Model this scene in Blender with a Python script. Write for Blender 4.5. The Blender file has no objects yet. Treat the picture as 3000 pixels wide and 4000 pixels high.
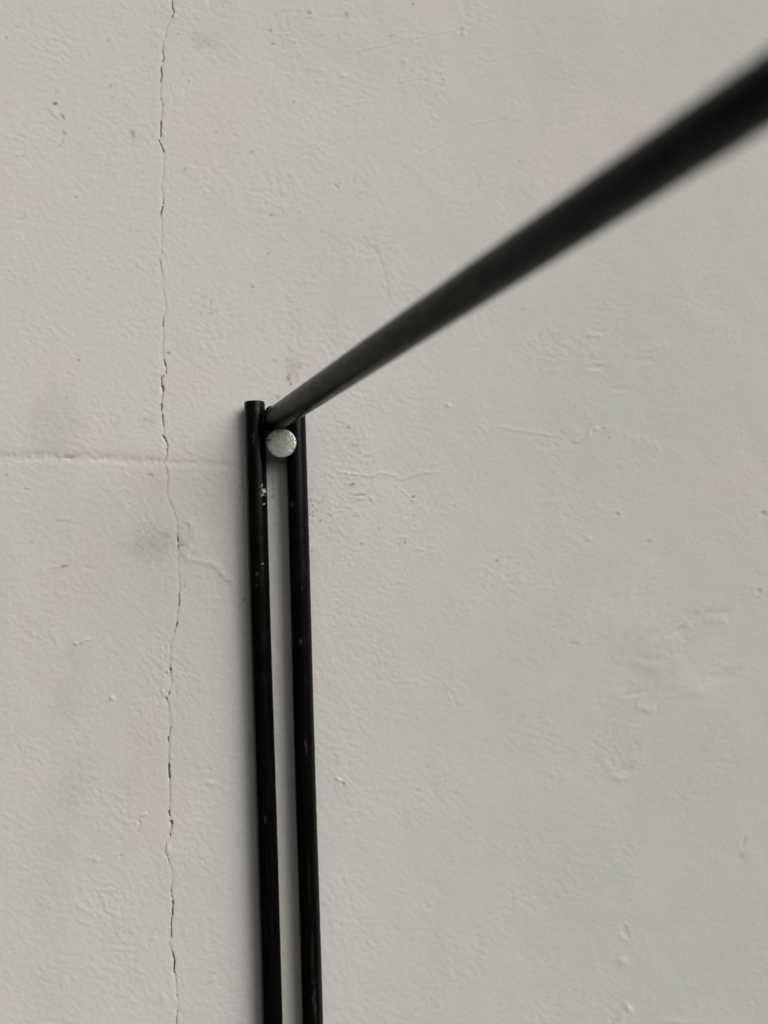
import bpy, bmesh, math, random
import numpy as np
from mathutils import Vector, Matrix

sc = bpy.context.scene
COL = sc.collection
rng = np.random.default_rng(11)
random.seed(11)
MM = 0.001

# ------------------------------------------------------------------ camera
LENS, SENSOR = 27.0, 36.0
YAW, PITCH, ROLL = math.radians(5.0), math.radians(2.4), math.radians(0.0)
cam_d = bpy.data.cameras.new("camera")
cam = bpy.data.objects.new("camera", cam_d)
COL.objects.link(cam)
cam_d.lens = LENS
cam_d.sensor_width = SENSOR
cam_d.sensor_fit = 'AUTO'
cam_d.clip_start = 0.004
cam_d.clip_end = 500.0
CAM_ROT = (Matrix.Rotation(YAW, 3, 'Z') @ Matrix.Rotation(math.radians(90) + PITCH, 3, 'X')
           @ Matrix.Rotation(ROLL, 3, 'Z'))
CAM_POS = Vector((0.0, -0.293, 0.0))
cam.matrix_world = Matrix.Translation(CAM_POS) @ CAM_ROT.to_4x4()
cam_d.dof.use_dof = True
cam_d.dof.focus_distance = 0.284
cam_d.dof.aperture_fstop = 4.8
cam_d.dof.aperture_blades = 0
sc.camera = cam

# ------------------------------------------------------------------ sky and sun (bright overcast, brighter to the right)
SUN_DIR = Vector((1.00, -0.80, 0.78)).normalized()      # towards the light
elev = math.asin(SUN_DIR.z)
world = bpy.data.worlds.new("World")
sc.world = world
world.use_nodes = True
wn = world.node_tree
for n in list(wn.nodes):
    wn.nodes.remove(n)
w_out = wn.nodes.new('ShaderNodeOutputWorld')
w_bg = wn.nodes.new('ShaderNodeBackground')
w_sky = wn.nodes.new('ShaderNodeTexSky')
w_sky.sky_type = 'NISHITA'
w_sky.sun_disc = False
w_sky.sun_elevation = elev
w_sky.sun_rotation = math.atan2(SUN_DIR.x, SUN_DIR.y)
w_sky.air_density = 1.0
w_sky.dust_density = 6.0
w_sky.ozone_density = 1.0
w_hsv = wn.nodes.new('ShaderNodeHueSaturation')          # cloud cover takes most of the blue out
w_hsv.inputs['Saturation'].default_value = 0.03
wn.links.new(w_sky.outputs[0], w_hsv.inputs['Color'])
wn.links.new(w_hsv.outputs[0], w_bg.inputs['Color'])
w_bg.inputs['Strength'].default_value = 0.05
wn.links.new(w_bg.outputs[0], w_out.inputs['Surface'])

sun_d = bpy.data.lights.new("sun", 'SUN')
sun = bpy.data.objects.new("sun", sun_d)
COL.objects.link(sun)
sun_d.energy = 1.5
sun_d.angle = math.radians(40)
sun_d.color = (1.0, 0.965, 0.90)
sun.rotation_euler = SUN_DIR.to_track_quat('Z', 'Y').to_euler()
sun.location = SUN_DIR * 2.0

vs = sc.view_settings
vs.view_transform = 'Standard'
vs.look = 'None'
vs.exposure = 0.51
vs.gamma = 1.0
vs.use_curve_mapping = False

# ------------------------------------------------------------------ helpers
def ray(px, py):
    """direction of the photo's pixel (3000 x 4000) in the world"""
    s = SENSOR / LENS / 4000.0
    return (CAM_ROT @ Vector(((px - 1500.0) * s, (2000.0 - py) * s, -1.0)))

def on_plane(px, py, h=0.0):
    """point h mm in front of the wall's face, seen at px, py"""
    d = ray(px, py)
    t = (-h * MM - CAM_POS.y) / d.y
    return CAM_POS + d * t

def at_depth(px, py, depth):
    return CAM_POS + ray(px, py) * (depth * MM)

def hollow(x):
    """wall dished to put in the left-to-right falloff of light: mm towards the viewer at x mm"""
    return 0.00027 * x * x / (1 + (x / 320.0) ** 2)

def W(px, py):
    p = on_plane(px, py)
    for k in range(3):
        p = on_plane(px, py, hollow(p.x / MM))
    return (p.x / MM, p.z / MM)          # wall millimetres

PERM = rng.permutation(256)
PERM = np.concatenate([PERM, PERM, PERM])
GA = rng.uniform(0, 2 * math.pi, 256)
GX, GY = np.cos(GA), np.sin(GA)

def perlin(x, y):
    xi = np.floor(x).astype(np.int64); yi = np.floor(y).astype(np.int64)
    xf = x - xi; yf = y - yi
    u = xf * xf * xf * (xf * (xf * 6 - 15) + 10)
    v = yf * yf * yf * (yf * (yf * 6 - 15) + 10)
    def g(ix, iy, dx, dy):
        h = PERM[PERM[ix & 255] + (iy & 255)]
        return GX[h] * dx + GY[h] * dy
    a = g(xi, yi, xf, yf); b = g(xi + 1, yi, xf - 1, yf)
    c = g(xi, yi + 1, xf, yf - 1); d = g(xi + 1, yi + 1, xf - 1, yf - 1)
    return ((a + u * (b - a)) + v * ((c + u * (d - c)) - (a + u * (b - a)))) * 1.4

def fbm(x, y, n=3, gain=0.5):
    s = 0; a = 1.0; f = 1.0
    for k in range(n):
        s = s + a * perlin(x * f + 17.3 * k, y * f - 9.1 * k)
        a *= gain; f *= 2.03
    return s

def smooth(a, b, t):
    k = np.clip((t - a) / (b - a), 0, 1)
    return k * k * (3 - 2 * k)

def new_mat(name):
    m = bpy.data.materials.new(name)
    m.use_nodes = True
    nt = m.node_tree
    for n in list(nt.nodes):
        nt.nodes.remove(n)
    out = nt.nodes.new('ShaderNodeOutputMaterial')
    b = nt.nodes.new('ShaderNodeBsdfPrincipled')
    nt.links.new(b.outputs[0], out.inputs['Surface'])
    return m, nt, b

def nd(nt, kind, **kw):
    n = nt.nodes.new(kind)
    for k, v in kw.items():
        setattr(n, k, v)
    return n

def noise(nt, vec, scale, detail=3.0, rough=0.5, dist=0.0):
    n = nt.nodes.new('ShaderNodeTexNoise')
    n.inputs['Scale'].default_value = scale
    n.inputs['Detail'].default_value = detail
    n.inputs['Roughness'].default_value = rough
    n.inputs['Distortion'].default_value = dist
    nt.links.new(vec, n.inputs['Vector'])
    return n.outputs[0]

def ramp(nt, fac, lo, hi, a=0.0, b=1.0):
    n = nt.nodes.new('ShaderNodeMapRange')
    n.interpolation_type = 'SMOOTHSTEP'
    nt.links.new(fac, n.inputs[0])
    n.inputs[1].default_value = lo; n.inputs[2].default_value = hi
    n.inputs[3].default_value = a; n.inputs[4].default_value = b
    return n.outputs[0]

def mix(nt, fac, a, b):
    n = nt.nodes.new('ShaderNodeMix')
    n.data_type = 'RGBA'
    for sock, val in ((n.inputs[0], fac), (n.inputs[6], a), (n.inputs[7], b)):
        if isinstance(val, (float, int)):
            sock.default_value = val
        elif isinstance(val, tuple):
            sock.default_value = (*val, 1.0)
        else:
            nt.links.new(val, sock)
    return n.outputs[2]

def math_n(nt, op, a, b):
    n = nt.nodes.new('ShaderNodeMath'); n.operation = op
    for i, v in enumerate((a, b)):
        if isinstance(v, (float, int)): n.inputs[i].default_value = v
        else: nt.links.new(v, n.inputs[i])
    return n.outputs[0]

# ------------------------------------------------------------------ materials
def make_plaster():
    m, nt, b = new_mat("painted_plaster")
    co = nd(nt, 'ShaderNodeTexCoord').outputs['Object']
    at = nd(nt, 'ShaderNodeAttribute', attribute_name="marks")
    sep = nd(nt, 'ShaderNodeSeparateColor')
    nt.links.new(at.outputs['Color'], sep.inputs[0])
    base = (0.642, 0.616, 0.577)
    pink = (0.655, 0.610, 0.582)
    green = (0.624, 0.617, 0.570)
    blue = (0.624, 0.612, 0.582)
    # slightly greener coat on the right, feathered; its darker tone paints in the light's falloff
    sx = nd(nt, 'ShaderNodeSeparateXYZ'); nt.links.new(co, sx.inputs[0])
    edge = math_n(nt, 'ADD', sx.outputs[0], math_n(nt, 'MULTIPLY', noise(nt, co, 9, 3, .5), .12))
    base = mix(nt, ramp(nt, edge, .0, .09), (0.650, 0.626, 0.584), (0.604, 0.606, 0.556))
    c = mix(nt, ramp(nt, noise(nt, co, 17, 3, .5, .3), .48, .66), base, pink)
    mp = nd(nt, 'ShaderNodeMapping'); mp.inputs['Location'].default_value = (3.1, 1.7, 8.2)
    nt.links.new(co, mp.inputs[0])
    c = mix(nt, ramp(nt, noise(nt, mp.outputs[0], 14, 3, .5, .3), .46, .62), c, green)
    mp2 = nd(nt, 'ShaderNodeMapping'); mp2.inputs['Location'].default_value = (-5.1, 4.7, 2.2)
    nt.links.new(co, mp2.inputs[0])
    c = mix(nt, ramp(nt, noise(nt, mp2.outputs[0], 16, 3, .5, .3), .50, .66), c, blue)
    # runs of yellowed paint, straight down the wall
    mv = nd(nt, 'ShaderNodeMapping'); mv.inputs['Scale'].default_value = (1, 1, .10)
    nt.links.new(co, mv.inputs[0])
    c = mix(nt, ramp(nt, noise(nt, mv.outputs[0], 62, 3, .5, .2), .50, .72, 0, .22), c, (0.605, 0.580, 0.525))
    # faint fine speckle of the paint film
    sp = noise(nt, co, 900, 3, .65)
    c = mix(nt, ramp(nt, sp, .56, .80, 0, .26), c, (0.42, 0.41, 0.38))
    # stains (own shapes): olive, brown, dark grime with painted-in crack shade
    c = mix(nt, at.outputs['Alpha'], c, (0.40, 0.39, 0.385))
    c = mix(nt, sep.outputs[2], c, (0.51, 0.485, 0.415))
    c = mix(nt, sep.outputs[1], c, (0.27, 0.21, 0.155))
    c = mix(nt, sep.outputs[0], c, (0.072, 0.056, 0.040))
    nt.links.new(c, b.inputs['Base Color'])
    b.inputs['Roughness'].default_value = 0.72
    b.inputs['Specular IOR Level'].default_value = 0.3
    bp = nd(nt, 'ShaderNodeBump')
    bp.inputs['Strength'].default_value = 0.40
    bp.inputs['Distance'].default_value = 0.00018
    nt.links.new(noise(nt, co, 1100, 4, .65), bp.inputs['Height'])
    nt.links.new(bp.outputs[0], b.inputs['Normal'])
    return m

def make_paint(name, rough_lo, rough_hi, spec, base=(0.0075, 0.0073, 0.0066)):
    """black gloss brushed on to steel rod; the rod's own axis is local Z"""
    m, nt, b = new_mat(name)
    co = nd(nt, 'ShaderNodeTexCoord').outputs['Object']
    mp = nd(nt, 'ShaderNodeMapping'); mp.inputs['Scale'].default_value = (1, 1, .035)
    nt.links.new(co, mp.inputs[0])
    streak = noise(nt, mp.outputs[0], 1100, 3, .6)
    blot = noise(nt, co, 160, 4, .6)
    at = nd(nt, 'ShaderNodeAttribute', attribute_name="marks")
    sep = nd(nt, 'ShaderNodeSeparateColor')
    nt.links.new(at.outputs['Color'], sep.inputs[0])
    c = mix(nt, ramp(nt, streak, .45, .75), base, (0.0046, 0.0045, 0.0042))
    rust = math_n(nt, 'MULTIPLY', sep.outputs[1], ramp(nt, streak, .38, .62))
    c = mix(nt, rust, c, (0.017, 0.0105, 0.0072))
    dust = noise(nt, co, 2600, 2, .5)
    c = mix(nt, ramp(nt, dust, .79, .84, 0, .2), c, (0.12, 0.115, 0.105))
    c = mix(nt, sep.outputs[0], c, (0.46, 0.44, 0.41))
    c = mix(nt, sep.outputs[2], c, (0.050, 0.048, 0.044))
    nt.links.new(c, b.inputs['Base Color'])
    nt.links.new(ramp(nt, blot, .3, .7, rough_lo, rough_hi), b.inputs['Roughness'])
    mq = nd(nt, 'ShaderNodeMapping'); mq.inputs['Scale'].default_value = (1, 1, .30)
    nt.links.new(co, mq.inputs[0])
    smear = noise(nt, mq.outputs[0], 330, 4, .6, .5)            # duller smears in the gloss
    nt.links.new(ramp(nt, smear, .40, .60, spec * .80, spec * 1.12), b.inputs['Specular IOR Level'])
    bp = nd(nt, 'ShaderNodeBump')
    bp.inputs['Strength'].default_value = 0.35
    bp.inputs['Distance'].default_value = 0.00015
    hs = math_n(nt, 'ADD', math_n(nt, 'MULTIPLY', streak, .8), blot)
    nt.links.new(hs, bp.inputs['Height'])
    nt.links.new(bp.outputs[0], b.inputs['Normal'])
    return m

def make_zinc():
    m, nt, b = new_mat("galvanised_steel")
    co = nd(nt, 'ShaderNodeTexCoord').outputs['Object']
    c = mix(nt, ramp(nt, noise(nt, co, 520, 4, .6), .35, .68), (0.49, 0.51, 0.43), (0.40, 0.412, 0.335))
    mp = nd(nt, 'ShaderNodeMapping'); mp.inputs['Scale'].default_value = (1, 1, .16)
    mp.inputs['Rotation'].default_value = (0, math.radians(38), 0)
    nt.links.new(co, mp.inputs[0])
    scr = noise(nt, mp.outputs[0], 2400, 3, .6)
    c = mix(nt, ramp(nt, scr, .63, .70, 0, .75), c, (0.10, 0.098, 0.075))
    at = nd(nt, 'ShaderNodeAttribute', attribute_name="marks")
    sep = nd(nt, 'ShaderNodeSeparateColor')
    nt.links.new(at.outputs['Color'], sep.inputs[0])
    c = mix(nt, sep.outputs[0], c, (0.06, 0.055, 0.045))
    c = mix(nt, sep.outputs[1], c, (0.80, 0.80, 0.77))  # painted glints
    nt.links.new(c, b.inputs['Base Color'])
    b.inputs['Metallic'].default_value = 0.30
    nt.links.new(ramp(nt, noise(nt, co, 900, 3, .5), .3, .7, .30, .52), b.inputs['Roughness'])
    bp = nd(nt, 'ShaderNodeBump')
    bp.inputs['Strength'].default_value = 0.3
    bp.inputs['Distance'].default_value = 0.00010
    nt.links.new(noise(nt, co, 1300, 4, .6), bp.inputs['Height'])
    nt.links.new(bp.outputs[0], b.inputs['Normal'])
    return m

M_WALL = make_plaster()
M_ROD = make_paint("black_rod_paint", .18, .30, .11, (0.0020, 0.0020, 0.0018))
M_ARM = make_paint("black_arm_paint", .26, .40, .19, (0.0062, 0.0059, 0.0043))  # paler olive base paints in the lens glare over the arm
M_ZINC = make_zinc()

# ------------------------------------------------------------------ the wall
def axis(lo, hi, step, far, dense=None):
    """grid lines: even over the framed stretch, stretching out beyond it"""
    a = list(np.arange(lo, hi + step * .5, step))
    if dense:
        d0, d1, ds = dense
        a = [v for v in a if v < d0 - step * .4 or v > d1 + step * .4] + list(np.arange(d0, d1 + ds * .5, ds))
        a.sort()
    s = step; v = a[-1]; up = []
    while v < far:
        s *= 1.22; v += s; up.append(min(v, far))
    s = step; v = a[0]; dn = []
    while v > -far:
        s *= 1.22; v -= s; dn.append(max(v, -far))
    return np.array(dn[::-1] + a + up)

# crack: x, y in photo pixels, traced down the wall
Z = 1.659
CR = [(1110,0),(1118,50),(1122,85),(1105,130),(1080,175),(1070,230),(1052,295),(1053,340),(1060,375),(1050,405),(1040,430),
      (1045,480),(1040,530),(1035,590),(1038,640),(1052,672),(1048,730),(1040,790),(1038,880),(1022,900),(1045,950),(1063,990),
      (1060,1060),(1053,1150),(1045,1220),(1055,1300),(1050,1350),(1037,1390),(1047,1440),(1045,1500),(1045,1560),(1040,1640)]
CR2 = [(1030,0),(1042,60),(1048,120),(1053,200),(1065,270),(1072,310),(1075,345),(1055,395),(1053,450),(1058,520),(1053,600),
       (1052,640),(1065,690),(1075,740),(1070,770),(1045,790),(1045,830),(1055,865),(1050,910),(1045,980),(1050,1040),(1058,1100),
       (1055,1165),(1085,1220),(1080,1290),(1060,1335),(1080,1390),(1090,1440),(1080,1490),(1082,1560),(1100,1600),(1125,1640)]
CR3 = [(1127,5),(1145,50),(1150,110),(1148,170),(1158,230),(1155,310),(1150,370),(1165,440),(1160,520),(1158,600),(1150,650),
       (1143,730),(1130,770),(1110,830),(1100,880),(1103,950),(1100,1010),(1105,1090),(1100,1170),(1075,1205),(1092,1260),
       (1100,1330),(1103,1400),(1087,1470),(1095,1530),(1092,1600)]
CR4 = [(1090,0),(1095,60),(1098,140),(1100,220),(1092,290),(1108,360),(1100,440),(1075,490),(1065,530),(1083,580),(1108,650),
       (1115,720),(1105,800),(1118,880),(1112,950),(1105,1010),(1107,1090),(1093,1140),(1115,1190),(1130,1250),(1125,1310),
       (1138,1360),(1142,1460),(1152,1500),(1145,1580),(1140,1659)]
crack_px = [(x / Z, y / Z) for x, y in CR] + [(x / Z, 1000 + y / Z) for x, y in CR2] + \
           [(x / Z, 2000 + y / Z) for x, y in CR3] + [(x / Z, 3000 + y / Z) for x, y in CR4]
# how open the crack is, by stretches of the photo's y: (from, to, openness, width in px)
OPEN = [(0,70,.75,4),(75,140,.35,4),(140,240,.95,5),(262,318,1.0,5),(340,385,.35,4),(385,412,.6,6),(430,465,.3,4),(470,532,1.0,6),
        (545,595,.5,5),(600,700,.22,4),(725,745,.6,8),(745,780,.3,4),(780,795,.8,8),(800,845,.6,7),(850,1000,.2,4),(1010,1060,.5,5),
        (1060,1190,.35,5),(1190,1275,.85,5),(1290,1400,.28,4),(1405,1460,.5,6),(1468,1500,.75,5),(1505,1530,.7,10),(1540,1570,.4,5),
        (1578,1602,.95,6),(1620,1665,.5,5),(1700,1715,.8,9),(1718,1745,.6,6),(1750,1810,.45,5),(1820,1890,.35,5),(1960,2005,.45,5),
        (2005,2080,.4,5),(2080,2120,.8,6),(2125,2200,.5,4),(2200,2290,.35,4),(2310,2368,.6,4),(2380,2425,.25,4),(2430,2468,.9,6),
        (2470,2600,.25,6),(2610,2630,.5,10),(2640,2690,.2,5),(2700,2735,.5,10),(2740,2795,.3,4),(2795,2895,.85,5),(2900,2980,.3,5),
        (2985,3042,.9,8),(3050,3160,.28,7),(3168,3188,.7,7),(3208,3262,.85,13),(3262,3298,.8,6),(3300,3340,.25,7),(3342,3365,.7,6),
        (3370,3430,.3,5),(3430,3505,.6,10),(3520,3578,.85,7),(3582,3662,.65,5),(3680,3715,.35,5),(3720,3790,.85,6),(3795,3830,.6,8),
        (3830,3890,.95,6),(3890,3950,.35,6),(3950,4000,.6,6)]

def build_wall():
    c0 = W(600, 0)[0] - 2; c1 = W(715, 4000)[0] + 2
    lox, hix = W(0, 2000)[0] - 8, W(3000, 2000)[0] + 8
    loz, hiz = W(0, 4000)[1] - 14, W(3000, 0)[1] + 14
    xs = axis(lox, hix, 0.42, 1800.0, (c0, c1, 0.10))
    zs = axis(loz, hiz, 0.38, 1500.0)
    X, Zc = np.meshgrid(xs, zs)
    X = X.ravel(); Zc = Zc.ravel()
    n = X.size
    inside = (smooth(lox - 25, lox, X) * smooth(hix + 25, hix, X) if False else
              np.clip(1 - np.maximum(np.maximum(lox - X, X - hix), 0) / 30, 0, 1) *
              np.clip(1 - np.maximum(np.maximum(loz - Zc, Zc - hiz), 0) / 30, 0, 1))
    H = hollow(X)  # dish shaped so the wall shades darker towards the right
    dark = np.zeros(n); brown = np.zeros(n); olive = np.zeros(n); grey = np.zeros(n)

    # hand-laid plaster: slow waves, trowel drags, roller stipple
    H += 0.55 * perlin(X / 130, Zc / 150) + 0.20 * perlin(X / 46 + 4, Zc / 52)
    a = math.radians(-33)
    wx = 1.8 * perlin(X / 11 + 60, Zc / 11) + 0.35 * perlin(X / 4.3, Zc / 4.3 + 60)
    wz = 1.8 * perlin(X / 11, Zc / 11 - 60) + 0.35 * perlin(X / 4.3 - 60, Zc / 4.3)
    X0, Z0 = X, Zc
    X = X0 + wx; Zc = Z0 + wz
    u = X * math.cos(a) + Zc * math.sin(a); v = -X * math.sin(a) + Zc * math.cos(a)
    X, Zc = X0, Z0
    left = smooth(15, -60, X)                                # rougher towards the left
    lowleft = smooth(30, -40, X) * smooth(-10, -60, Zc)
    H += inside * (0.055 * fbm(X / 13, Zc / 13, 3))
    ux = X * math.cos(.35) + Zc * math.sin(.35); vx = -X * math.sin(.35) + Zc * math.cos(.35)
    patch = smooth(-.25, .45, perlin(X / 30 + 3, Zc / 34))
    patch2 = smooth(-.35, .5, perlin(X / 17 + 31, Zc / 21 + 7))
    right = smooth(20, 95, X)
    rough = (0.22 + 0.42 * left + 0.45 * patch * patch2 + 0.25 * patch2) * (1 - .55 * right)
    H += inside * rough * (0.060 * fbm(u / 3.5, v / 1.8, 3, .60) + 0.040 * fbm(X / 1.9 + 3, Zc / 1.7 + 3, 2, .6))
    H += inside * rough * (1 - .6 * left) * 0.034 * fbm(ux / 3.6 + 40, vx / 1.7, 2, .55)
    # orange-peel of the roller, strongest right of the bracket
    cx, cz = W(1420, 2050)
    peel = np.exp(-((X - cx) / 34) ** 2 - ((Zc - cz) / 62) ** 2)
    H += inside * (0.010 + 0.068 * peel * (.6 + .6 * patch2)) * fbm(X / 1.45 + 9, Zc / 1.25, 2, .6)
    # grit: rare little pimples and pinholes
    g = perlin(X / 1.6 + 50, Zc / 1.6 + 50)
    H += inside * 0.08 * smooth(.62, .95, g) * (0.4 + patch)
    g = perlin(X / 1.9 - 50, Zc / 1.9 + 20)
    H -= inside * 0.10 * smooth(.66, .95, g) * (0.4 + peel)

    # ---- helpers working on wall mm
    def box(x0, z0, x1, z1, m):
        return np.nonzero((X > min(x0, x1) - m) & (X < max(x0, x1) + m) & (Zc > min(z0, z1) - m) & (Zc < max(z0, z1) + m))[0]

    def seg_dist(idx, pts):
        best = np.full(idx.size, 1e9); par = np.zeros(idx.size)
        px = X[idx]; pz = Zc[idx]
        tot = len(pts) - 1
        for k in range(tot):
            (ax, az), (bx, bz) = pts[k], pts[k + 1]
            dx, dz = bx - ax, bz - az
            L = dx * dx + dz * dz + 1e-9
            t = np.clip(((px - ax) * dx + (pz - az) * dz) / L, 0, 1)
            d = np.hypot(px - ax - t * dx, pz - az - t * dz)
            m = d < best
            best[m] = d[m]; par[m] = (k + t[m]) / tot
        return best, par

    def line(pxpts, height, w, mark=0.0, kind='dark', taper=True, wob=0.25):
        """ridge (height > 0) or groove along a polyline; w = half width in mm"""
        pts = [W(*p) for p in pxpts]
        if min(p[0] for p in pxpts) > 2180: height *= .85; w *= 1.5          # old filler, rubbed smooth
        elif height > 0 and min(p[1] for p in pxpts) < 1300 and pxpts[0][0] > 1000: height *= .55; w *= 1.3
        elif height > 0 and pxpts[0][0] > 1250: height *= .60; w *= 1.15
        ax = [p[0] for p in pts]; az = [p[1] for p in pts]
        idx = box(min(ax), min(az), max(ax), max(az), w * 4 + 1)
        if not idx.size: return
        wx = X[idx].copy(); wz = Zc[idx].copy()
        X[idx] += wob * perlin(wx / 1.9, wz / 1.9 + 7); Zc[idx] += wob * perlin(wx / 1.9 + 30, wz / 1.9)
        d, t = seg_dist(idx, pts)
        X[idx] = wx; Zc[idx] = wz
        k = np.exp(-(d / w) ** 2)
        if taper: k *= smooth(0, .12, t) * smooth(1, .88, t)
        k *= 0.75 + 0.5 * perlin(wx / 2.3 + 3, wz / 2.3)
        H[idx] += height * k
        if mark:
            arr = dark if kind == 'dark' else brown if kind == 'brown' else olive
            arr[idx] = np.maximum(arr[idx], mark * np.clip(k, 0, 1))

    def dent(px, py, rx, ry, depth, mark=0.0, rot=0.0, kind='dark', rim=0.25):
        """pit (depth > 0) or pimple; radii in photo pixels"""
        x0, z0 = W(px, py); rx *= .098; ry *= .098
        if px > 2180: depth *= .85; rx *= 1.3; ry *= 1.3
        if mark > .24 and px < 2180: rx *= 1.3; ry *= 1.3; mark = min(1, mark * 1.25)
        idx = box(x0, z0, x0, z0, max(rx, ry) * 3)
        if not idx.size: return
        c, s = math.cos(rot), math.sin(rot)
        dx = X[idx] - x0; dz = Zc[idx] - z0
        q = np.hypot((dx * c + dz * s) / rx, (-dx * s + dz * c) / ry)
        q = q * (1 + .35 * perlin(X[idx] / (rx * .9) + px, Zc[idx] / (ry * .9)))
        H[idx] += -depth * np.exp(-q ** 2) + rim * abs(depth) * np.exp(-((q - 1.5) / .5) ** 2) * (1 if depth > 0 else -.2)
        if mark:
            arr = dark if kind == 'dark' else brown if kind == 'brown' else olive
            arr[idx] = np.maximum(arr[idx], mark * np.exp(-(q * 1.05) ** 2))

    def stain(px, py, rx, ry, amt, kind, grain=3.0):
        x0, z0 = W(px, py); rx *= .098; ry *= .098
        idx = box(x0, z0, x0, z0, max(rx, ry) * 2.4)
        q = np.hypot((X[idx] - x0) / rx, (Zc[idx] - z0) / ry)
        k = amt * smooth(1.5, .15, q + .55 * fbm(X[idx] / (rx * .7), Zc[idx] / (ry * .7), 3)) * \
            (0.55 + 0.75 * smooth(-.3, .5, perlin(X[idx] / grain * 2, Zc[idx] / grain * 2)))
        arr = dark if kind == 'dark' else brown if kind == 'brown' else grey if kind == 'grey' else olive
        arr[idx] = np.clip(np.maximum(arr[idx], k), 0, 1)

    # ---- the long vertical crack
    zc = np.array([W(x, y)[1] for x, y in crack_px]); xc = np.array([W(x, y)[0] for x, y in crack_px])
    top = W(670, 0)
    zc = np.concatenate([[400, zc[0] + 40], zc, [zc[-1] - 40, -420]]); xc = np.concatenate([[xc[0] + 4, xc[0] + 2], xc, [xc[-1] + 2, xc[-1] + 6]])
    o = np.argsort(zc)
    zc, xc = zc[o], xc[o]
    oz = []; oo = []; ow = []
    for y0, y1, op, w in OPEN:
        za, zb = W(660, y0)[1], W(660, y1)[1]
        e = min(.35, (za - zb) * .3)
        oz += [za + e, za - e * .3, zb + e * .3, zb - e]; oo += [.12, op, op, .12]; ow += [3.0, w, w, 3.0]
    oz = np.array(oz); oo = np.array(oo); ow = np.array(ow)
    so = np.argsort(oz)
    idx = np.nonzero((X > c0) & (X < c1) & (Zc > -420) & (Zc < 400))[0]
    zz = Zc[idx]
    jit = 0.20 * perlin(zz / 1.2, zz * 0 + 3.3) + 0.16 * perlin(zz / 2.6 + 8, zz * 0 + 1.3)
    mid = np.interp(zz, zc, xc) + jit
    op = np.interp(zz, oz[so], oo[so]); wd = np.interp(zz, oz[so], ow[so]) * .098 * .45
    op = np.clip(op * (1 + .8 * perlin(zz / 1.3 + 4, zz * 0 + 6.4)), 0, 1)
    d = X[idx] - mid
    H[idx] -= (0.05 + 1.5 * smooth(.30, .90, op)) * np.exp(-(d / (wd * .85)) ** 2)
    H[idx] -= 0.07 * np.exp(-(d / .9) ** 2)                                       # soft valley
    H[idx] += 0.06 * np.exp(-((d - 1.0) / .7) ** 2) * (.6 + perlin(zz / 3.1, zz * 0)) # lifted lip on the right
    dark[idx] = np.maximum(dark[idx], np.clip(op * 1.2 - .22, 0, .90) * np.exp(-(d / (wd * .95)) ** 2))  # dirt in the crack, plus shade of its depth painted in
    brown[idx] = np.maximum(brown[idx], .30 * op * np.exp(-(d / .55) ** 2))
    # dirt bleeding from the wider openings
    for (x, y, r1, r2, am) in ((664,3240,7,26,.5),(668,3465,7,38,.45),(628,1110,6,40,.35),(625,362,4,18,.5),(640,2110,7,25,.3)):
        stain(x, y, r1, r2, am, 'olive')

    # ---- the horizontal joint at left
    line([(-300,1786),(0,1790),(120,1786),(240,1786),(330,1790),(430,1790),(520,1800),(590,1803)], -0.40, 1.75, .18, 'olive', taper=False, wob=.6)
    line([(-300,1802),(0,1808),(110,1802),(215,1800),(320,1808),(400,1814),(480,1808)], 0.05, 1.8, taper=False, wob=1.1)
    line([(590,1803),(650,1806),(760,1810),(860,1818),(950,1822)], -0.2, 1.1)
    line([(200,1788),(250,1787),(285,1786),(312,1796)], -0.10, .75, .75, 'olive')
    line([(225,1787),(285,1787)], 0, .45, .45, 'brown')
    stain(205, 1655, 110, 150, .38, 'olive'); stain(200, 1560, 60, 60, .25, 'olive'); stain(575, 1645, 40, 20, .45, 'olive')
    stain(455, 1652, 14, 10, .5, 'olive'); stain(470, 1705, 25, 14, .3, 'olive')

    # ---- left-hand marks
    dent(215, 405, 7, 4, .25, .9); dent(245, 457, 4, 9, .22, .55, .5); dent(218, 362, 5, 6, .06, .25)
    line([(192,432),(205,455),(222,463),(226,478)], -0.06, .3, .3, 'brown')
    line([(248,500),(250,520),(262,528)], -0.05, .28, .5); line([(244,513),(256,522)], -.04, .3, .5)
    line([(246,535),(248,555),(232,570),(218,573)], -.04, .22, .4)
    dent(515, 522, 5, 9, .30, .35, .3); dent(520, 535, 8, 3, .15, .35); dent(431, 337, 4, 4, .12, .45); dent(439, 380, 3, 3, .1, .4)
    dent(421, 160, 4, 4, .08, .3); dent(22, 150, 6, 10, .16, .2, .5); dent(65, 107, 9, 5, .13, .2, -.4); dent(90, 612, 8, 4, .12, .2)
    dent(295, 770, 4, 3, .12, .4); dent(720, 661, 6, 5, .16, .3); dent(845, 515, 5, 3, .1, .25); dent(982, 594, 5, 4, .12, .35)
    dent(695, 132, 5, 3, .08, .3); dent(757, 130, 5, 3, .08, .3); dent(346, 503, 2.5, 2.5, .08, .5); dent(75, 860, 12, 7, .12)
    line([(0,905),(30,895),(60,870),(80,860),(110,845)], -.10, .6, .2, 'olive')
    line([(678,420),(680,390),(660,325),(690,318),(706,300),(710,285),(728,292)], -.05, .22, .22, 'brown')
    dent(733, 318, 5, 9, .14, .15, .4); line([(808,218),(798,222),(796,238)], -.05, .2, .25, 'brown')
    line([(786,170),(850,200)], -.05, .4); stain(800, 160, 55, 40, .16, 'brown'); stain(860, 14, 18, 8, .5, 'olive')
    dent(305, 1408, 6, 4, .2, .3); dent(657, 1380, 7, 4, .2, .4); dent(985, 1122, 4, 7, .12, .3, .3); dent(90, 1250, 6, 3, .1, .2)
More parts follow.
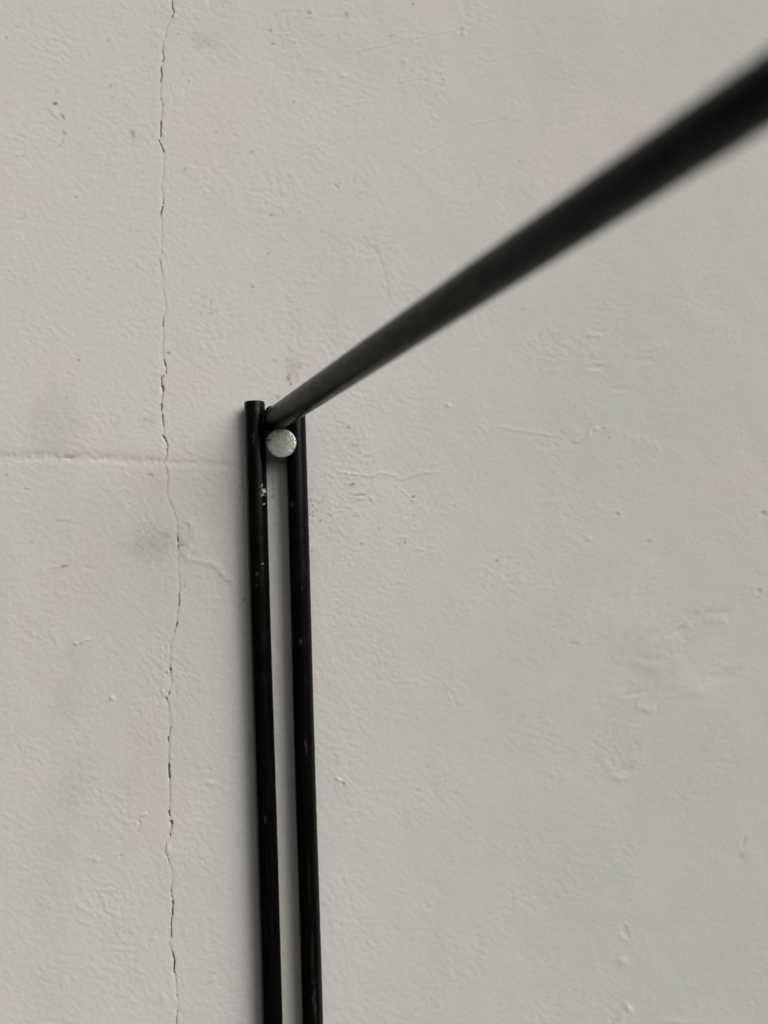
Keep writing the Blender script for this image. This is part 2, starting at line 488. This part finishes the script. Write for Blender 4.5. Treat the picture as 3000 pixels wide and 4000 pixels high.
    dent(258, 1554, 6, 4, .1, .25); dent(582, 1858, 16, 6, .25, .2); dent(24, 1856, 4, 3, .15, .4); dent(310, 1895, 4, 4, .1)
    dent(95, 1913, 14, 6, .18, .12); dent(505, 1972, 10, 6, .14)
    line([(215,2040),(240,2034),(262,2036),(275,2042)], -.09, .35, .2); dent(120, 2118, 12, 4, .16, .15, .6)
    stain(592, 2118, 120, 75, .50, 'olive', 3.0); stain(590, 2130, 70, 50, .12, 'brown', 2.5); stain(640, 2090, 40, 18, .14, 'brown', 2)
    dent(245, 2215, 12, 5, .25, .35, .3); dent(205, 2222, 16, 4, .12, .1, .2); dent(710, 2131, 5, 3, .16, .5); dent(720, 2290, 4, 3, .12, .4)
    dent(952, 2345, 9, 2.5, .16, .5, .9); dent(345, 2218, 20, 10, .14); dent(185, 2285, 4, 8, .1, .15)
    line([(314,2518),(322,2506),(335,2497),(352,2500)], .32, .42); dent(293, 2513, 9, 6, -.28); dent(292, 2521, 8, 4, .12, .2)
    dent(436, 2726, 9, 9, -.42); dent(657, 2622, 7, 9, -.35); dent(200, 2755, 7, 6, -.15); dent(830, 2790, 8, 8, -.16); dent(540, 2780, 10, 7, .08)
    dent(412, 2612, 3, 8, .1, .12, -.7); dent(126, 2885, 5, 8, .1)
    stain(300, 2570, 60, 60, .28, 'olive'); stain(265, 2740, 70, 90, .30, 'olive'); stain(270, 3080, 75, 130, .30, 'olive'); stain(230, 3310, 60, 70, .18, 'olive')
    dent(870, 2650, 6, 6, -.12); dent(630, 2565, 6, 6, -.12); dent(636, 2700, 7, 7, -.2)
    line([(575,3177),(560,3183),(545,3193)], .30, .4); line([(536,3205),(548,3215),(540,3240),(535,3255)], -.22, .5, .1)
    dent(470, 3345, 9, 6, .22, .1, .5); dent(376, 3360, 10, 8, -.25); dent(378, 3340, 4, 8, .18, .1, -.6); dent(470, 3285, 12, 8, .1); dent(350, 3350, 22, 8, -.12)
    dent(655, 3310, 10, 18, -.25); dent(815, 3008, 12, 6, .14, .06); dent(820, 3060, 18, 9, -.18); dent(585, 3650, 20, 10, .12, .03, .8); dent(600, 3665, 14, 8, -.12)
    dent(832, 3805, 12, 4, .1, .1, .4); dent(830, 3825, 24, 10, -.18, 0, .5); dent(820, 3845, 16, 5, .12, 0, .4); dent(860, 3850, 10, 8, .1)
    dent(545, 3950, 10, 8, -.1); dent(640, 3900, 12, 20, -.12)
    # loose skin of paint over the patch right of the crack
    line([(690,2010),(735,2035),(760,2065),(750,2110),(725,2160),(735,2185),(790,2190),(825,2198),(860,2225),(890,2262),(925,2275)], .22, 1.3)
    dent(868, 2242, 5, 4, -.3); dent(895, 2265, 14, 6, -.2); dent(820, 2156, 4, 4, -.12)
    dent(770, 2100, 45, 60, -.12, rim=0); dent(770, 2150, 60, 30, -.1, rim=0)

    # ---- marks above and beside the bracket
    stain(1127, 1476, 8, 14, .95, 'brown', 1.0); stain(1170, 1428, 10, 16, .42, 'brown', 1.0); stain(1135, 1500, 6, 9, .8, 'brown', 1.0)
    stain(1140, 1430, 30, 40, .22, 'brown', 1.4); stain(1086, 1552, 7, 12, .6, 'brown', 1.0); stain(1160, 1470, 8, 30, .3, 'brown', 1.0)
    stain(1065, 1556, 6, 6, .5, 'brown', 1.0); stain(1050, 1532, 5, 5, .45, 'brown'); stain(1073, 1407, 5, 4, .7, 'brown', 1.0); stain(1120, 1405, 6, 5, .5, 'brown', 1.)
    stain(795, 1160, 9, 8, .35, 'brown', 1.0); stain(825, 1180, 5, 12, .6, 'brown', 1.0); stain(822, 1225, 9, 5, .5, 'brown', 1.0); stain(785, 1230, 6, 6, .3, 'brown', 1.0)
    line([(1408,905),(1422,935),(1440,952),(1458,968),(1475,985),(1492,1040),(1503,1075),(1512,1110),(1516,1160),(1520,1215)], -.11, .34, .14, 'brown')
    line([(1380,940),(1392,985),(1410,1010)], .1, .4); line([(1383,1072),(1400,1060)], -.1, .4, .15); line([(1380,775),(1400,765),(1418,752),(1434,770)], -.09, .45, .08)
    dent(1313, 730, 5, 16, .2, .22, .75); dent(1325, 716, 3, 4, .1, .3); dent(1378, 700, 6, 10, .1)
    # scraper drags, all rising to the right
    for p, h in (([(1385,205),(1450,187),(1500,178),(1600,152),(1700,132),(1800,108)], .10), ([(1620,625),(1700,575),(1790,528)], .16),
                 ([(1790,500),(1870,478),(2000,450)], .10), ([(1100,640),(1180,600),(1290,562),(1400,515),(1500,470)], .10),
                 ([(1165,1082),(1230,1020),(1310,942)], .12), ([(1850,945),(1910,900),(1990,850)], .10), ([(1240,300),(1330,250),(1420,225)], .08),
                 ([(1150,790),(1260,720),(1330,690)], .08), ([(1500,330),(1640,305),(1790,255)], .06), ([(1480,880),(1560,820),(1620,790)], .06),
                 ([(1830,260),(1950,225),(2150,190)], .06), ([(1050,265),(1200,190),(1330,120)], .07)):
        line(p, h, .34); line([(x, y + 9) for x, y in p], -h * .5, .35)
    dent(1800, 118, 12, 8, .16, .1, .5); dent(1810, 130, 10, 8, -.2); dent(1728, 313, 8, 5, .12, .15); dent(1695, 455, 7, 7, -.12); dent(2027, 633, 5, 4, .16, .24)
    dent(1066, 170, 4, 4, .12, .5); dent(1055, 118, 3, 5, .1, .35); dent(1148, 168, 3, 3, .1, .4); dent(1146, 400, 4, 4, .12, .4); dent(1047, 992, 3, 4, .1, .5)
    dent(1352, 58, 6, 8, .14, .3); dent(1526, 142, 7, 4, .1, .25); dent(1612, 17, 4, 4, .1, .4); dent(1205, 52, 10, 5, .14, .25, -.5); dent(1210, 66, 14, 6, -.14)
    line([(1060,65),(1100,48),(1180,45)], -.08, .4, .1, 'brown'); dent(1255, 908, 8, 5, .1, .2); dent(1060, 840, 4, 4, .1, .4)
    dent(1340, 295, 14, 9, -.2); dent(1580, 240, 12, 8, -.18); dent(1260, 275, 10, 7, -.14)

    # ---- raised hair cracks painted over, right of the bracket
    line([(1295,1836),(1340,1847),(1390,1853),(1460,1860),(1488,1846),(1520,1852),(1552,1862),(1575,1876),(1595,1862),(1640,1848),(1690,1844),(1735,1845)], .30, .36)
    line([(1395,1862),(1470,1869),(1575,1884),(1640,1858)], -.08, .4)
    line([(1915,1664),(1980,1671),(2020,1679),(2090,1690),(2160,1701),(2195,1700)], .17, .55)
    line([(2230,1725),(2262,1722),(2290,1706),(2310,1682),(2345,1668)], .28, .5)
    line([(2345,1668),(2420,1690),(2500,1720),(2550,1738),(2585,1762)], .11, 1.2); dent(2355, 1676, 6, 4, .14, .2); dent(2375, 1712, 6, 5, .14, .2); dent(2275, 1660, 20, 20, .14)
    dent(2325, 1310, 22, 6, -.2); line([(2440,1390),(2510,1370),(2620,1350)], .1, 1.2)
    dent(1372, 1895, 10, 4, .16, .45); dent(1380, 1890, 5, 3, .1, .5, .6); dent(1405, 1935, 22, 3, .2, .3, .1); dent(1410, 1948, 16, 5, -.3); dent(1450, 1945, 8, 6, -.25); dent(1448, 1960, 7, 5, .18, .2)
    dent(1612, 1943, 5, 5, .25, .4); dent(1612, 1955, 6, 5, -.35); dent(1540, 1905, 8, 4, .14, .15); dent(1575, 1918, 6, 4, -.2); dent(1388, 2020, 16, 6, .12, .15)
    dent(1390, 2000, 14, 6, -.2); dent(1606, 1752, 6, 5, .14, .1); dent(1750, 1582, 8, 8, -.25); dent(1720, 1460, 5, 6, -.16); dent(1360, 1670, 3, 4, .15, .7, -.4); dent(1375, 1742, 7, 5, .1, .35, kind='brown')
    dent(1395, 1742, 5, 4, .08, .25, kind='brown'); dent(1582, 2120, 3, 6, .14, .45); dent(1560, 2126, 4, 3, .12, .4); dent(1412, 2124, 4, 3, .1, .4); dent(1640, 2145, 12, 3, -.25); dent(1480, 2065, 4, 4, .1, .3)
    dent(1575, 2098, 16, 4, -.2); dent(1940, 2192, 5, 5, .22, .4); dent(1615, 2018, 3, 5, .1, .25); dent(1335, 2170, 4, 4, -.2)
    for k in range(26):
        x = 1198 + abs(random.gauss(0, 34)); y = random.gauss(1975, 52)
        dent(x, y, random.uniform(1.6, 3.4), random.uniform(1.4, 2.8), .06, random.uniform(.35, .8))
    for k in range(8):
        dent(random.uniform(1062, 1085), random.uniform(1845, 1950), 2, random.uniform(2, 5), .04, random.uniform(.3, .6))
    line([(1065,1850),(1064,1880),(1068,1920),(1069,1945)], -.05, .22, .5, 'brown')
    for k in range(10):
        dent(random.gauss(944, 6), random.gauss(1915, 30), 2.2, 3, .08, random.uniform(.2, .6))
    stain(945, 1830, 20, 12, .2, 'brown')

    # ---- far right
    for x, y, a, b, k in ((2560,2500,150,90,.30),(2500,2700,90,120,.26),(2720,2440,110,50,.24),(2440,2900,80,140,.20),(2640,3000,160,160,.16),(2420,2560,50,60,.22),
                          (2250,1700,80,40,.14),(2800,2900,120,120,.16)):
        stain(x, y, a, b, k * .55, 'grey', 6.0)
    dent(2410, 2010, 7, 6, .2, .22); dent(2982, 2008, 13, 7, .25, .28); dent(2962, 2310, 8, 8, .18, .20)
    dent(2530, 2118, 10, 6, .14, .08); dent(2300, 2105, 10, 6, -.16)
    line([(2670,2418),(2720,2404),(2770,2396),(2865,2392)], -.22, 1.0, .10, 'brown'); line([(2670,2445),(2760,2420),(2850,2415)], .16, 1.6)
    dent(2640, 2465, 24, 8, .24, .03, .6); line([(2440,2525),(2480,2545),(2530,2580),(2600,2570),(2660,2530),(2700,2480)], -.16, 1.3)
    dent(2600, 2570, 70, 60, -.35, rim=0); dent(2500, 2640, 60, 40, .25, rim=0); line([(2480,2755),(2520,2765),(2560,2778)], .26, 1.2); dent(2470, 2710, 26, 8, .18, .02, .2)
    dent(2830, 2640, 40, 16, .18, .02, .3); dent(2710, 2700, 36, 20, -.22); dent(2440, 3000, 24, 14, .2, .02, .4); line([(2370,2985),(2440,2940),(2500,2900)], -.14, 1.3)
    dent(2430, 3040, 22, 8, -.2); dent(2240, 2515, 14, 4, .12, .1, -.2); dent(2160, 2450, 7, 6, .1, .05)
    dent(2905, 3290, 7, 16, .16, .5, -.2, 'olive'); dent(2890, 3350, 9, 10, .1, .45, -.5, 'olive'); stain(2900, 3320, 22, 60, .25, 'olive')
    line([(2395,4010),(2420,3975),(2450,3945),(2465,3930)], .34, 1.0); line([(2380,3995),(2410,3960),(2440,3930)], -.2, .8); dent(2430, 3755, 16, 12, -.25)
    dent(2440, 3640, 10, 16, .2, .03, .3); dent(2650, 3990, 40, 10, -.2); line([(2120,1480),(2200,1430)], .08, .8)
    dent(1322, 3044, 11, 6, -.35, 0, -.5); dent(1338, 3062, 6, 5, .25, .4, -.4); dent(1628, 3090, 5, 7, .16, .2, .5); dent(1735, 3035, 6, 5, .1, .1); dent(2240, 3010, 4, 4, .1)
    dent(2520, 1410, 26, 9, .12); dent(2300, 1400, 14, 10, .1); dent(2340, 1435, 30, 9, .14); dent(2050, 1200, 10, 8, -.1); dent(2420, 1520, 30, 8, .09)

    nx, nz = xs.size, zs.size
    co = np.empty((n + nx * 0, 3))
    co[:, 0] = X * MM; co[:, 1] = -H * MM; co[:, 2] = Zc * MM
    i = np.arange(nx - 1)[None, :] + nx * np.arange(nz - 1)[:, None]
    i = i.ravel()
    quads = np.stack([i, i + 1, i + 1 + nx, i + nx], 1)
    # body of the wall behind the face: rim to a back sheet 150 mm behind
    ring = np.concatenate([np.arange(nx), nx * np.arange(1, nz) + nx - 1, (nz - 1) * nx + np.arange(nx - 2, -1, -1), nx * np.arange(nz - 2, 0, -1)])
    back = co[ring].copy(); back[:, 1] = 0.15
    co = np.concatenate([co, back])
    r = ring.size; bi = n + np.arange(r)
    rim = np.stack([ring, bi, np.roll(bi, -1), np.roll(ring, -1)], 1)
    loops = np.concatenate([quads.ravel(), rim.ravel(), bi[::-1]]).astype(np.int32)
    nq = len(quads) + len(rim)
    starts = np.concatenate([np.arange(nq) * 4, [nq * 4]]).astype(np.int32)
    totals = np.concatenate([np.full(nq, 4), [r]]).astype(np.int32)
    me = bpy.data.meshes.new("wall")
    me.vertices.add(len(co)); me.vertices.foreach_set("co", co.ravel().astype(np.float32))
    me.loops.add(loops.size); me.loops.foreach_set("vertex_index", loops)
    me.polygons.add(starts.size); me.polygons.foreach_set("loop_start", starts); me.polygons.foreach_set("loop_total", totals)
    sm = np.zeros(starts.size, bool); sm[:len(quads)] = True
    me.polygons.foreach_set("use_smooth", sm)
    me.update(calc_edges=True); me.validate()
    at = me.attributes.new("marks", 'FLOAT_COLOR', 'POINT')
    buf = np.zeros((len(co), 4), np.float32); buf[:, 3] = 1
    buf[:n, 0] = np.clip(dark, 0, 1); buf[:n, 1] = np.clip(brown, 0, 1); buf[:n, 2] = np.clip(olive, 0, 1); buf[:n, 3] = np.clip(grey, 0, 1)
    at.data.foreach_set("color", buf.ravel())
    me.materials.append(M_WALL)
    ob = bpy.data.objects.new("wall", me)
    COL.objects.link(ob)
    ob["label"] = "off-white painted plaster wall with a long vertical hairline crack"
    ob["category"] = "wall"
    return ob

wall = build_wall()

# ------------------------------------------------------------------ the bracket
def empty(name, loc, label, cat):
    o = bpy.data.objects.new(name, None)
    o.empty_display_size = 0.01
    COL.objects.link(o); o.location = loc
    o["label"] = label; o["category"] = cat
    return o

def rod(name, a, b, r, mat, parent, marks=(), seed=0, rings=420, sides=40, cham=.45, swell=0.03):
    """round bar from a to b (world, metres), r in mm; local Z runs along it. marks: (point, mm radius along, across, channel, amount, depth)"""
    L = (b - a).length / MM
    zs = np.linspace(0, L, rings)
    prof_z = np.concatenate([[0, 0, cham * .35], zs[1:-1] * (L - 2 * cham) / L + cham, [L - cham * .35, L, L]])
    prof_r = np.concatenate([[0.001, r - cham, r - cham * .28], np.full(rings - 2, r), [r - cham * .28, r - cham, 0.001]])
    nr = prof_z.size
    th = np.arange(sides) * 2 * math.pi / sides
    T, Zg = np.meshgrid(th, prof_z); R = np.repeat(prof_r[:, None], sides, 1)
    full = (R > r * .8)
    R = R + full * (swell * perlin(Zg / 4.1 + seed * 13, np.cos(T) * 1.3 + np.sin(T) * 2.1) + swell * .6 * perlin(Zg / 1.1 + seed * 7, T * 1.9))
    bow = .10 * np.sin(Zg / 61.0 + seed) + .06 * np.sin(Zg / 23.0 + seed * 2)
    co = np.stack([R * np.cos(T) + bow, R * np.sin(T), Zg + (R < r * .9) * .12 * perlin(R * np.cos(T) / 1.2 + seed, R * np.sin(T) / 1.2)], -1).reshape(-1, 3)
    d = (b - a).normalized()
    xax = Vector((1, 0, 0)); xax = (xax - d * xax.dot(d)).normalized(); yax = d.cross(xax)
    Mx = Matrix((xax, yax, d)).transposed().to_4x4(); Mx.translation = a
    Mn = np.array(Mx)
    wco = co * MM @ Mn[:3, :3].T + Mn[:3, 3]
    nor = np.stack([np.cos(T), np.sin(T), 0 * T], -1).reshape(-1, 3) @ Mn[:3, :3].T
    col = np.zeros((len(co), 4), np.float32); col[:, 3] = 1
    for (p, rl, ra, ch, amt, depth) in marks:
        # find the skin point facing the camera at p's place
        dv = (wco - np.array(p)) / MM
        al = dv @ np.array(d); side = np.array(Vector(d).cross(Vector((0, -1, 0))).normalized())
        ac = dv @ side
        q = np.hypot(al / rl, ac / ra)
        q = q * (1 + .55 * perlin(al / rl * 1.7 + rl * 9, ac / ra * 1.7 + 4.2))
        k = smooth(1.15, .75, q) * (nor[:, 1] < 0.25)
        col[:, ch] = np.maximum(col[:, ch], amt * k)
        ang = np.stack([np.cos(T), np.sin(T), 0 * T], -1).reshape(-1, 3)
        co -= ang * (depth * k)[:, None]
    co *= MM
    q = []
    for i in range(nr - 1):
        for j in range(sides):
            k = (j + 1) % sides
            q.append((i * sides + j, i * sides + k, (i + 1) * sides + k, (i + 1) * sides + j))
    q.append(tuple(range(sides))[::-1]); q.append(tuple((nr - 1) * sides + j for j in range(sides)))
    me = bpy.data.meshes.new(name)
    me.from_pydata(co.tolist(), [], q)
    me.polygons.foreach_set("use_smooth", [True] * len(q)); me.update()
    at = me.attributes.new("marks", 'FLOAT_COLOR', 'POINT'); at.data.foreach_set("color", col.ravel())
    me.materials.append(mat)
    ob = bpy.data.objects.new(name, me); COL.objects.link(ob)
    ob.parent = parent
    ob.matrix_world = Mx
    if parent: ob.matrix_parent_inverse = Matrix.Identity(4); ob.matrix_local = Matrix.Translation(-parent.location) @ Mx
    return ob

R_UP = 3.92
H_UP = R_UP + 1.5                     # axis of the uprights in front of the wall
H_FR = H_UP + R_UP
bracket = empty("wall_bracket", on_plane(1075, 1640, 0.0), "black painted steel rod bracket with twin uprights and an arm jutting out to the right", "bracket")

def upright(top, bot, marks, seed):
    a = on_plane(*bot, H_UP); b = on_plane(*top, H_UP)
    a = b + (a - b) * 1.25            # runs on below the frame
    ms = [(on_plane(x, y, H_UP), rl, ra, ch, am, dp) for (x, y, rl, ra, ch, am, dp) in marks]
    return rod("upright", a, b, R_UP, M_ROD, bracket, ms, seed, rings=720, sides=48)

upright((994, 1570), (1063, 4000), [
    (1003, 1722, 2.4, .5, 2, .7, .05), (1000, 1706, .9, .35, 2, .8, .02), (1036, 1918, .75, .6, 0, .9, .10), (1030, 1898, .6, .3, 0, .6, .05),
    (1006, 1925, .5, .2, 2, .9, 0), (1032, 1935, .3, .6, 0, .6, .02), (1038, 1971, .3, .3, 0, .8, .02), (1033, 2201, .3, .3, 0, .6, 0), (1015, 2240, .8, .5, 2, .6, 0),
    (1012, 2285, .3, .3, 2, .9, 0), (994, 2723, 1.1, .35, 2, .8, .02), (1026, 2660, 1.2, .2, 2, .5, 0), (1006, 3212, .9, .6, 2, .9, .04), (1045, 3185, 1.5, .2, 2, .4, 0),
    (962, 1800, 1.6, .35, 2, .8, .10), (963, 1835, 1.0, .3, 2, .9, .08), (1020, 1580, 3, .3, 2, .25, 0), (1012, 1600, 1.2, .25, 2, .6, 0), (1042, 1880, 6, .25, 2, .3, 0),
    (990, 2567, .3, .3, 2, .6, 0), (1025, 1905, .5, .2, 0, .5, 0), (1041, 1798, 1.0, .2, 2, .6, .02)], 1)
upright((1152, 1572), (1221, 4000), [
    (1124, 2060, 9, .7, 1, .6, .0), (1128, 2150, 8, .5, 1, .45, 0), (1133, 2420, 9, .45, 1, .6, 0), (1137, 2520, 6, .5, 1, .5, 0), (1146, 1970, 1.3, 1.0, 2, .45, .03),
    (1184, 2502, .9, .35, 2, .9, .0), (1150, 2438, .4, .3, 2, .8, 0), (1188, 2296, .5, .3, 2, .5, 0), (1202, 2905, 3.5, .35, 2, .35, 0),
    (1214, 3420, 9, .5, 1, .6, 0), (1226, 3740, 14, .55, 1, 1.0, .0), (1230, 3870, 10, .7, 1, 1.0, 0), (1234, 3890, 5, .5, 2, .35, 0), (1238, 3990, 9, .6, 1, .9, 0), (1150, 2490, 3, .3, 2, .35, 0)], 2)

R_ARM = 4.66
arm_a = on_plane(1080, 1634, H_FR + 0.1)
arm_far = at_depth(3000, 351, 107.0)
arm_dir = (arm_far - arm_a).normalized()
arm_b = arm_a + arm_dir * 0.300
am = []
for (t, off, rl, ra, ch, amt) in ((12, 1.6, 2.5, .5, 2, .30), (16, -1.0, 4, .35, 2, .22), (20, 1.0, 6, .3, 2, .18), (7, .5, 2.4, 1.4, 2, .12), (30, -2, 9, .3, 1, .4)):
    side = arm_dir.cross(Vector((0, -1, 0))).normalized()
    am.append((arm_a + arm_dir * t * MM + side * off * MM, rl, ra, ch, amt, .0))
rod("arm", arm_a, arm_b, R_ARM, M_ARM, bracket, am, 3, rings=500, sides=56, cham=1.1, swell=.04)

def weld():
    """lumpy bead of weld, painted over, where the arm meets the uprights"""
    bm = bmesh.new()
    blobs = [(1048, 1622, H_FR - .6, 2.5, 2.3), (1052, 1650, H_FR - 1.0, 2.9, 3.4), (1072, 1664, H_FR - .8, 3.3, 2.1), (1100, 1668, H_FR - 1.4, 3.0, 1.9),
             (1128, 1655, H_FR - 1.3, 2.8, 2.4), (1062, 1604, H_FR - 2.4, 2.4, 1.6), (1095, 1612, H_FR - 3.6, 3.6, 3.4), (1140, 1630, H_FR - 2.0, 2.6, 2.8)]
    for (px, py, h, rx, rz) in blobs:
        c = on_plane(px, py, h)
        mt = Matrix.Translation(c) @ Matrix.Diagonal((rx * MM, 2.2 * MM, rz * MM, 1))
        bmesh.ops.create_icosphere(bm, subdivisions=4, radius=1.0, matrix=mt)
    me = bpy.data.meshes.new("weld_bead")
    bm.to_mesh(me); bm.free()
    n = len(me.vertices); co = np.empty(n * 3); me.vertices.foreach_get("co", co); co = co.reshape(-1, 3)
    nr = np.empty(n * 3); me.vertices.foreach_get("normal", nr); nr = nr.reshape(-1, 3)
    q = co / MM
    co += nr * ((.35 * fbm(q[:, 0] / 1.5 + q[:, 1], q[:, 2] / 1.5 + q[:, 1] * .7, 3)) * MM)[:, None]
    co -= np.array(bracket.location)
    me.vertices.foreach_set("co", co.ravel()); me.polygons.foreach_set("use_smooth", [True] * len(me.polygons)); me.update()
    me.materials.append(M_ROD)
    ob = bpy.data.objects.new("weld_bead", me); COL.objects.link(ob); ob.parent = bracket
    ob["label"] = "lumpy weld painted over in black"
weld()

# ------------------------------------------------------------------ the nail
def nail():
    H0 = H_FR + 0.35
    c = on_plane(1098, 1731, H0 + 1.6)
    root = empty("nail", on_plane(1098, 1731, 0.0), "galvanised round-headed nail driven in between the two black uprights", "nail")
    # head: disc with worn rim and hammered face; axis along -Y
    Rn, th = 5.62, 1.7
    sides = 96
    prof = [(0.02, .10)] + [(r, .10 - .10 * (r / 4.9) ** 2) for r in np.linspace(.35, 4.9, 26)] + \
           [(5.2, -.06), (5.42, -.18), (5.56, -.40), (Rn, -.70), (5.58, -1.1), (5.40, -1.5), (5.0, -th), (2.3, -th - .15)]
    P = np.array(prof)
    t = np.arange(sides) * 2 * math.pi / sides
    R = np.repeat(P[:, :1], sides, 1); Hh = np.repeat(P[:, 1:], sides, 1); T = np.repeat(t[None, :], len(P), 0)
    R = R * (1 + .012 * np.sin(3 * T + 1) + .010 * perlin(np.cos(T) * 3, np.sin(T) * 3))
    x = R * np.cos(T); z = R * np.sin(T)
    face = (Hh > -.3)
    hit = smooth(1.6, 4.6, x * .93 - z * .12) * smooth(4.9, 3.2, np.abs(z + .2)) * face     # struck flats at the right
    Hh = Hh + face * (.05 * fbm(x / 2.2, z / 2.2, 3) + .03 * fbm(x / .6, z / .6, 2))
    Hh = Hh - hit * (.32 * np.abs(fbm((x * .8 + z * .6) / .7 + 3, (z * .8 - x * .6) / 1.6, 3)) + .10)
    cut = smooth(2.6, 4.6, -x * .75 + z * .65) * face
    Hh = Hh - cut * .16 * np.abs(fbm(x / 1.5, z / .45 + 9, 2))
    co = np.stack([x, -Hh, z], -1).reshape(-1, 3) * MM
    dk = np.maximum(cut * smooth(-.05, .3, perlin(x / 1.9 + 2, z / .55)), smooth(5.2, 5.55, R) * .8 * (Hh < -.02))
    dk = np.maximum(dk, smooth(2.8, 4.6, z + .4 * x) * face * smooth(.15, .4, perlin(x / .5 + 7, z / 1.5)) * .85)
    glint = hit * smooth(.05, .3, perlin((x * .75 + z * .6) / 1.5 + 5, (z * .8 - x * .6) / .55))  # bright glints painted on the struck flats
    q = []
    nr = len(P)
    for i in range(nr - 1):
        for j in range(sides):
            k = (j + 1) % sides
            q.append((i * sides + j, (i + 1) * sides + j, (i + 1) * sides + k, i * sides + k))
    q.append(tuple(range(sides))); q.append(tuple((nr - 1) * sides + j for j in range(sides))[::-1])
    me = bpy.data.meshes.new("nail_head")
    me.from_pydata(co.tolist(), [], q); me.polygons.foreach_set("use_smooth", [True] * len(q)); me.update()
    bm = bmesh.new(); bm.from_mesh(me); bmesh.ops.recalc_face_normals(bm, faces=bm.faces); bm.to_mesh(me); bm.free()
    col = np.zeros((len(co), 4), np.float32); col[:, 3] = 1; col[:, 0] = np.clip(dk, 0, 1).ravel(); col[:, 1] = np.clip(glint, 0, 1).ravel()
    at = me.attributes.new("marks", 'FLOAT_COLOR', 'POINT'); at.data.foreach_set("color", col.ravel())
    me.materials.append(M_ZINC)
    hd = bpy.data.objects.new("nail_head", me); COL.objects.link(hd); hd.parent = root
    hd.location = c - root.location
    hd.rotation_euler = (math.radians(2), 0, math.radians(3))
    a = c + Vector((0, 1.2 * MM, 0)); b = Vector((c.x, 0.030, c.z))
    rod("nail_shank", b, a, 2.4, M_ZINC, root, (), 5, rings=60, sides=32, cham=.3, swell=.02)
nail()
